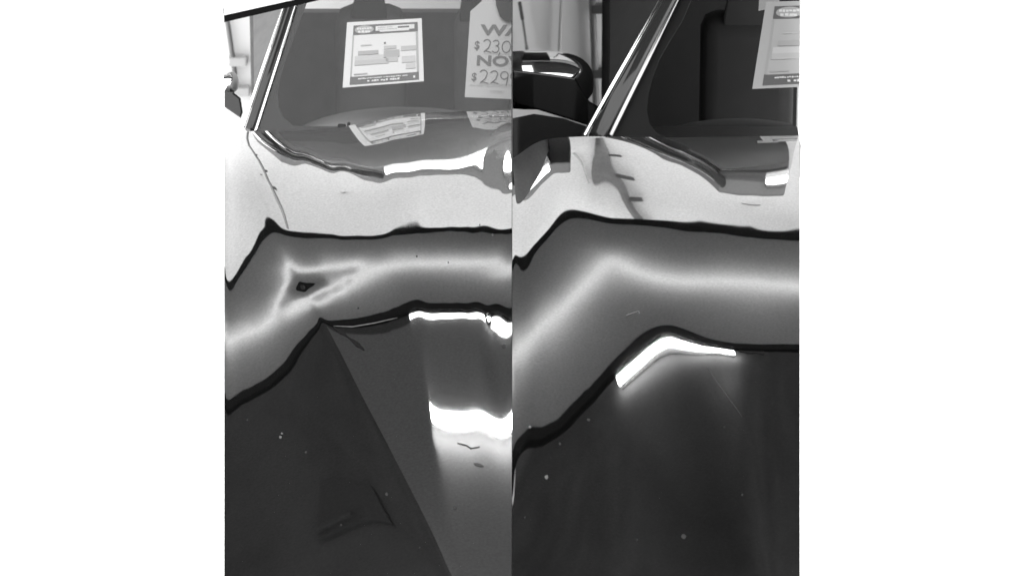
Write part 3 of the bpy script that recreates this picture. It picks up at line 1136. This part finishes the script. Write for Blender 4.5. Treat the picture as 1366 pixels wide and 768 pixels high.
tg.stroke('pen_stroke', two(0.165, 0.405, 1.2), 1.35, INK3)
tg.stroke('pen_stroke', three(0.28, 0.41, 1.15), 1.35, INK3)
tg.stroke('pen_stroke', [(0.37, 0.53), (0.355, 0.565)], 1.35, INK3)
tg.stroke('pen_stroke', arc(0.44, 0.475, 0.05, 0.058, 0, 360, 16), 1.35, INK3)
tg.stroke('pen_stroke', nine(0.52, 0.41, 1.15), 1.35, INK3)
tg.stroke('pen_stroke', two(0.15, 0.715, 1.25), 1.35, INK3)
tg.stroke('pen_stroke', two(0.275, 0.72, 1.2), 1.35, INK3)
tg.stroke('pen_stroke', nine(0.395, 0.725, 1.25), 1.35, INK3)
tg.stroke('pen_stroke', nine(0.51, 0.73, 1.25), 1.35, INK3)
tg.stroke('ruled_line', [(0.18, 0.545), (0.70, 0.550)], 0.5, INK2)
tg.stroke('ruled_line', [(0.16, 0.848), (0.70, 0.852)], 0.5, INK2)
# interior mirror on which the tag hangs
bm = bmesh.new()
ring = [(658, -30), (682, -30), (682, 29), (674, 28), (667, 23), (662, 8)]
vv = [[bm.verts.new(on_glass(px, py, o_)) for px, py in ring] for o_ in (-0.006, -0.002)]
k = len(ring)
bm.faces.new(vv[0])
bm.faces.new(vv[1][::-1])
for i in range(k):
    bm.faces.new([vv[0][(i + 1) % k], vv[0][i], vv[1][i], vv[1][(i + 1) % k]])
bmesh.ops.recalc_face_normals(bm, faces=bm.faces)
bm_obj('mirror_mount', bm, M['cabin_dark'], CARS[0])

# ------------------------------------------------------------------ posts and fittings on the wall
def post(name, pts, r, m, label, cat, hinges=(), hm='dark_steel', hs=0.022):
    t = empty(name, pts[0])
    bm = bmesh.new()
    tube(bm, pts, r, 8)
    bm_obj('rail', bm, M[m], t, True)
    for h in hinges:
        bm = bmesh.new()
        box(bm, (h[0] - hs, pts[-1][1] - 0.01, h[1] - hs * 0.5), (h[0] + hs, pts[-1][1] + 0.016, h[1] + hs * 0.5), 0.004)
        bm_obj('bracket', bm, M[hm], t)
    return tag(t, label, cat)


yw = WALL_Y - 0.02
p = [at(300, 12, yw), at(305, 40, yw), at(313, 96, yw), at(314, 130, yw)]
post('door_post', p, 0.006, 'post', 'thin grey post with brackets on the wall behind the chrome door mirror', 'post', [(at(317, 82, yw).x, at(317, 82, yw).z), (at(321, 122, yw).x, at(321, 122, yw).z)], 'post_pale')
post('door_track', [(0, 0, 0), (-0.59, 1.985, 1.20), (-0.59, 0.83, 1.20), (-0.59, 0.8, 1.229), (-0.564, 0.8, 1.287), (-0.548, 0.8, 1.323), (-0.534, 0.8, 1.382), (-0.526, 0.8, 1.45), (-0.534, 0.8, 1.51), (-0.543, 0.8, 1.562)][1:], 0.0075, 'post',  # unseen arm shaped so that its reflection draws the wall post
     'slim grey arm reaching out of the wall beside the dented car', 'track', [(-0.556, 1.287), (-0.525, 1.383), (-0.517, 1.456)], 'dark_steel', 0.007)
p = [at(790, -5, yw), at(792.5, 60, yw), at(795, 135, yw), at(795, 178, yw)]
post('door_post', p, 0.0085, 'post', 'grey post with two dark round brackets behind the large door mirror', 'post', [(at(801, 12, yw).x, at(801, 12, yw).z), (at(802, 98, yw).x, at(802, 98, yw).z)])
post('door_track', [(0.213, yw, 1.48), (0.222, yw, 1.713), (0.216, yw, 1.851), (0.214, yw, 1.957), (0.229, yw, 2.047), (0.24, yw, 2.12)], 0.010, 'post',
     'straight grey track high on the white wall above the car with the ridged hood', 'track', [(0.242, 1.713), (0.236, 1.843), (0.236, 1.957)], 'dark_steel', 0.015)
post('wall_pipe', [at(749, -4, yw), at(746, 70, yw), at(745, 90, yw)], 0.0038, 'post_pale', 'thin pale pipe on the wall above the large door mirror', 'pipe')
post('wall_pipe', [(0.101, yw, 1.677), (0.189, yw, 1.921)], 0.006, 'post_pale', 'slanting pale pipe high on the wall, beside the straight track', 'pipe')
t = empty('hand_tool', at(698, 62, yw))
bm = bmesh.new()
tube(bm, [at(693, 3, yw), at(697, 26, yw)], 0.0042, 8)
bm_obj('handle', bm, M['dark_steel'], t, True)
bm = bmesh.new()
tube(bm, [at(697, 26, yw), at(702, 60, yw), at(703, 66, yw)], [0.003, 0.003, 0.0045], 8)
bm_obj('shaft', bm, M['post'], t, True)
tag(t, 'slim hand tool with dark handle hanging on the white wall', 'hand tool')
for x, z, lab in ((-0.687, 1.848, 'small dark fitting on the wall above the dented car'), (0.577, 1.843, 'small dark fitting on the wall above the car with the ridged hood')):
    bm = bmesh.new()
    box(bm, (x - 0.014, WALL_Y - 0.02, z - 0.003), (x + 0.014, WALL_Y - 0.003, z + 0.003), 0.002)
    tag(bm_obj('wall_fitting', bm, M['post']), lab, 'wall fitting')

# white panel with black lower edge seen at the top of the windshield
yy = -1.2
t = empty('white_panel', at(299, 28, yy))
bm = bmesh.new()
slab(bm, [at(299.2, 22, yy), at(452, -12, yy), at(452, -40, yy), at(299.2, -14, yy)], 0.01)
bm_obj('panel', bm, M['panel_white'] if 'panel_white' in M else M['paper'], t)
bm = bmesh.new()
slab(bm, [at(299.2, 30, yy - 0.003), at(452, -5.5, yy - 0.003), at(452, -12.5, yy - 0.003), at(299.2, 21.5, yy - 0.003)], 0.012)
bm_obj('edge_strip', bm, M['board_frame'], t)
tag(t, 'white panel with a black lower edge hanging over the pillar of the dented car', 'panel')

# ------------------------------------------------------------------ light board over the roofs
dm = bpy.data.materials.new('light diffuser')
dm.use_nodes = True
nt = dm.node_tree
nt.nodes.remove(nt.nodes['Principled BSDF'])
a = nt.nodes.new('ShaderNodeBsdfDiffuse')
a.inputs[0].default_value = (0.042, 0.042, 0.042, 1)
b = nt.nodes.new('ShaderNodeBsdfTranslucent')
b.inputs[0].default_value = (0.5, 0.5, 0.5, 1)
ad = nt.nodes.new('ShaderNodeAddShader')
nt.links.new(a.outputs[0], ad.inputs[0])
nt.links.new(b.outputs[0], ad.inputs[1])
nt.links.new(ad.outputs[0], nt.nodes['Material Output'].inputs[0])
M['diffuser'] = dm
xa, xb = -2.7, 2.7
lo_, hi_ = Vector((0, *BOARD_LO)), Vector((0, *BOARD_HI))
nrm = Vector((0, BOARD_LO[1] - BOARD_HI[1], BOARD_HI[0] - BOARD_LO[0])).normalized()


def bp(x, f, off=0.0):
    p = lo_.lerp(hi_, f) + nrm * off
    return Vector((x, p.y, p.z))


t = empty('light_board', (0, *BOARD_LO))
tag(t, 'long grey light board with black frame hanging above the car roofs', 'light board')
for f0, f1, m, off, nm in ((0, 0.058, 'board_frame', 0.004, 'frame_rail'), (0.94, 1, 'board_frame', 0.004, 'frame_rail')):
    bm = bmesh.new()
    slab(bm, [bp(xa, f0, off), bp(xb, f0, off), bp(xb, f1, off), bp(xa, f1, off)], 0.015)
    bmesh.ops.recalc_face_normals(bm, faces=bm.faces)
    bm_obj(nm, bm, M[m], t)
adopt(mesh('diffuser', [bp(xa, 0.058), bp(xb, 0.058), bp(xb, 0.94), bp(xa, 0.94)], [(0, 1, 2, 3)], M['diffuser']), t)
bm = bmesh.new()
c0, c1 = bp(xa + 0.01, 0.5, -0.04), bp(xb - 0.01, 0.5, -0.04)
tube(bm, [c0, c1], 0.005, 8)
bm_obj('lamp_bar', bm, M['bar'] if 'bar' in M else M['tube'], t)
bm = bmesh.new()
slab(bm, [bp(xa, 0, -0.065), bp(xb, 0, -0.065), bp(xb, 1, -0.065), bp(xa, 1, -0.065)], 0.01)
for f in (0.012, 0.985):
    slab(bm, [bp(xa, f, -0.009), bp(xb, f, -0.009), bp(xb, f, -0.067), bp(xa, f, -0.067)], 0.004)
for x in (xa, xb):
    slab(bm, [bp(x, 0, 0.0), bp(x, 1, 0.0), bp(x, 1, -0.07), bp(x, 0, -0.07)], 0.004)
bm_obj('housing', bm, M['board_frame'], t)
for x in (-2.5, 2.5):
    bm = bmesh.new()
    q = bp(x, 0.9, -0.074)
    tube(bm, [q, (x, q.y, CEIL_Z)], 0.006, 8)
    bm_obj('hanger', bm, M['dark_steel'], t)


# ------------------------------------------------------------------ lamps on the ceiling
def strip(parent, name, x0, x1, y, wdt, m, z=CEIL_Z - 0.03, h=0.018):
    bm = bmesh.new()
    box(bm, (x0, y - wdt / 2, z), (x1, y + wdt / 2, z + h), 0.004)
    return bm_obj(name, bm, M[m], parent)


def plate(parent, name, pts, m, z=CEIL_Z - 0.006):
    bm = bmesh.new()
    slab(bm, [(x, y, z) for x, y in pts][::-1], -0.005 * -1)
    bmesh.ops.recalc_face_normals(bm, faces=bm.faces)
    return bm_obj(name, bm, M[m], parent)


t = empty('ceiling_lamp', (-0.5, 1.5, CEIL_Z))
plate(t, 'lamp_pan', [(-1.05, 0.85), (0.04, 0.85), (0.04, 1.748), (-1.05, 1.748)], 'lamp_pan')
strip(t, 'tube', -0.60, 0.035, 1.790, 0.080, 'tube')
strip(t, 'tube', -0.27, 0.0455, 1.378, 0.022, 'tube_strong', CEIL_Z - 0.055)
bm = bmesh.new()
box(bm, (0.046, 1.10, CEIL_Z - 0.14), (0.050, 1.74, CEIL_Z - 0.002))  # baffle added to stop this lamp spilling over the right-hand ceiling
bm_obj('end_plate', bm, M['board_frame'], t)
tag(t, 'wide ceiling lamp with two lit strips in a grey pan above the dented car', 'ceiling lamp')
t = empty('ceiling_lamp', (0.20, 1.76, CEIL_Z))
strip(t, 'tube', 0.052, 0.315, 1.755, 0.085, 'tube_bright', CEIL_Z - 0.06)
strip(t, 'holder', 0.06, 0.305, 1.755, 0.010, 'dark_steel', CEIL_Z - 0.041, 0.041)
tag(t, 'short ceiling lamp with one lit strip above the car with the ridged hood', 'ceiling lamp')
t = empty('ceiling_hatch', (-1.61, 1.28, CEIL_Z))  # plate added so a dark patch shows in the hood reflection
plate(t, 'hatch_panel', [(-1.72, 1.248), (-1.56, 1.189), (-1.49, 1.310), (-1.71, 1.401)], 'hatch')
plate(t, 'hatch_handle', [(-1.715, 1.262), (-1.65, 1.240), (-1.65, 1.247), (-1.715, 1.270)], 'hatch_handle', CEIL_Z - 0.015)
tag(t, 'black hatch with a pale handle strip in the dark ceiling', 'hatch')
t = empty('strip_light', (-0.15, 0.58, 1.31))  # glowing strip added to make the glare at the windshield top
strip(t, 'tube', line_on_glass((452, 180), (452, 0), 0.585).x, -0.02, 0.580, 0.016, 'tube', 1.297, 0.018)
strip(t, 'holder', line_on_glass((452, 180), (452, 0), 0.585).x, -0.02, 0.594, 0.008, 'dark_steel', 1.310, 0.016)
tag(t, 'lit strip light along the top of the windshield of the dented car', 'strip light')
t = empty('strip_light', (0.60, 0.58, 1.31))  # second added glowing strip, for the glare above the right windshield
xs_, xe_ = line_on_glass((1030, 180), (1030, 0), 0.585).x, line_on_glass((1066, 180), (1066, 0), 0.585).x
strip(t, 'tube', xs_, xe_, 0.580, 0.010, 'tube', 1.298, 0.012)
strip(t, 'holder', xs_, xe_, 0.592, 0.008, 'dark_steel', 1.310, 0.012)
tag(t, 'lit strip light along the windshield top of the car with the ridged hood', 'strip light')
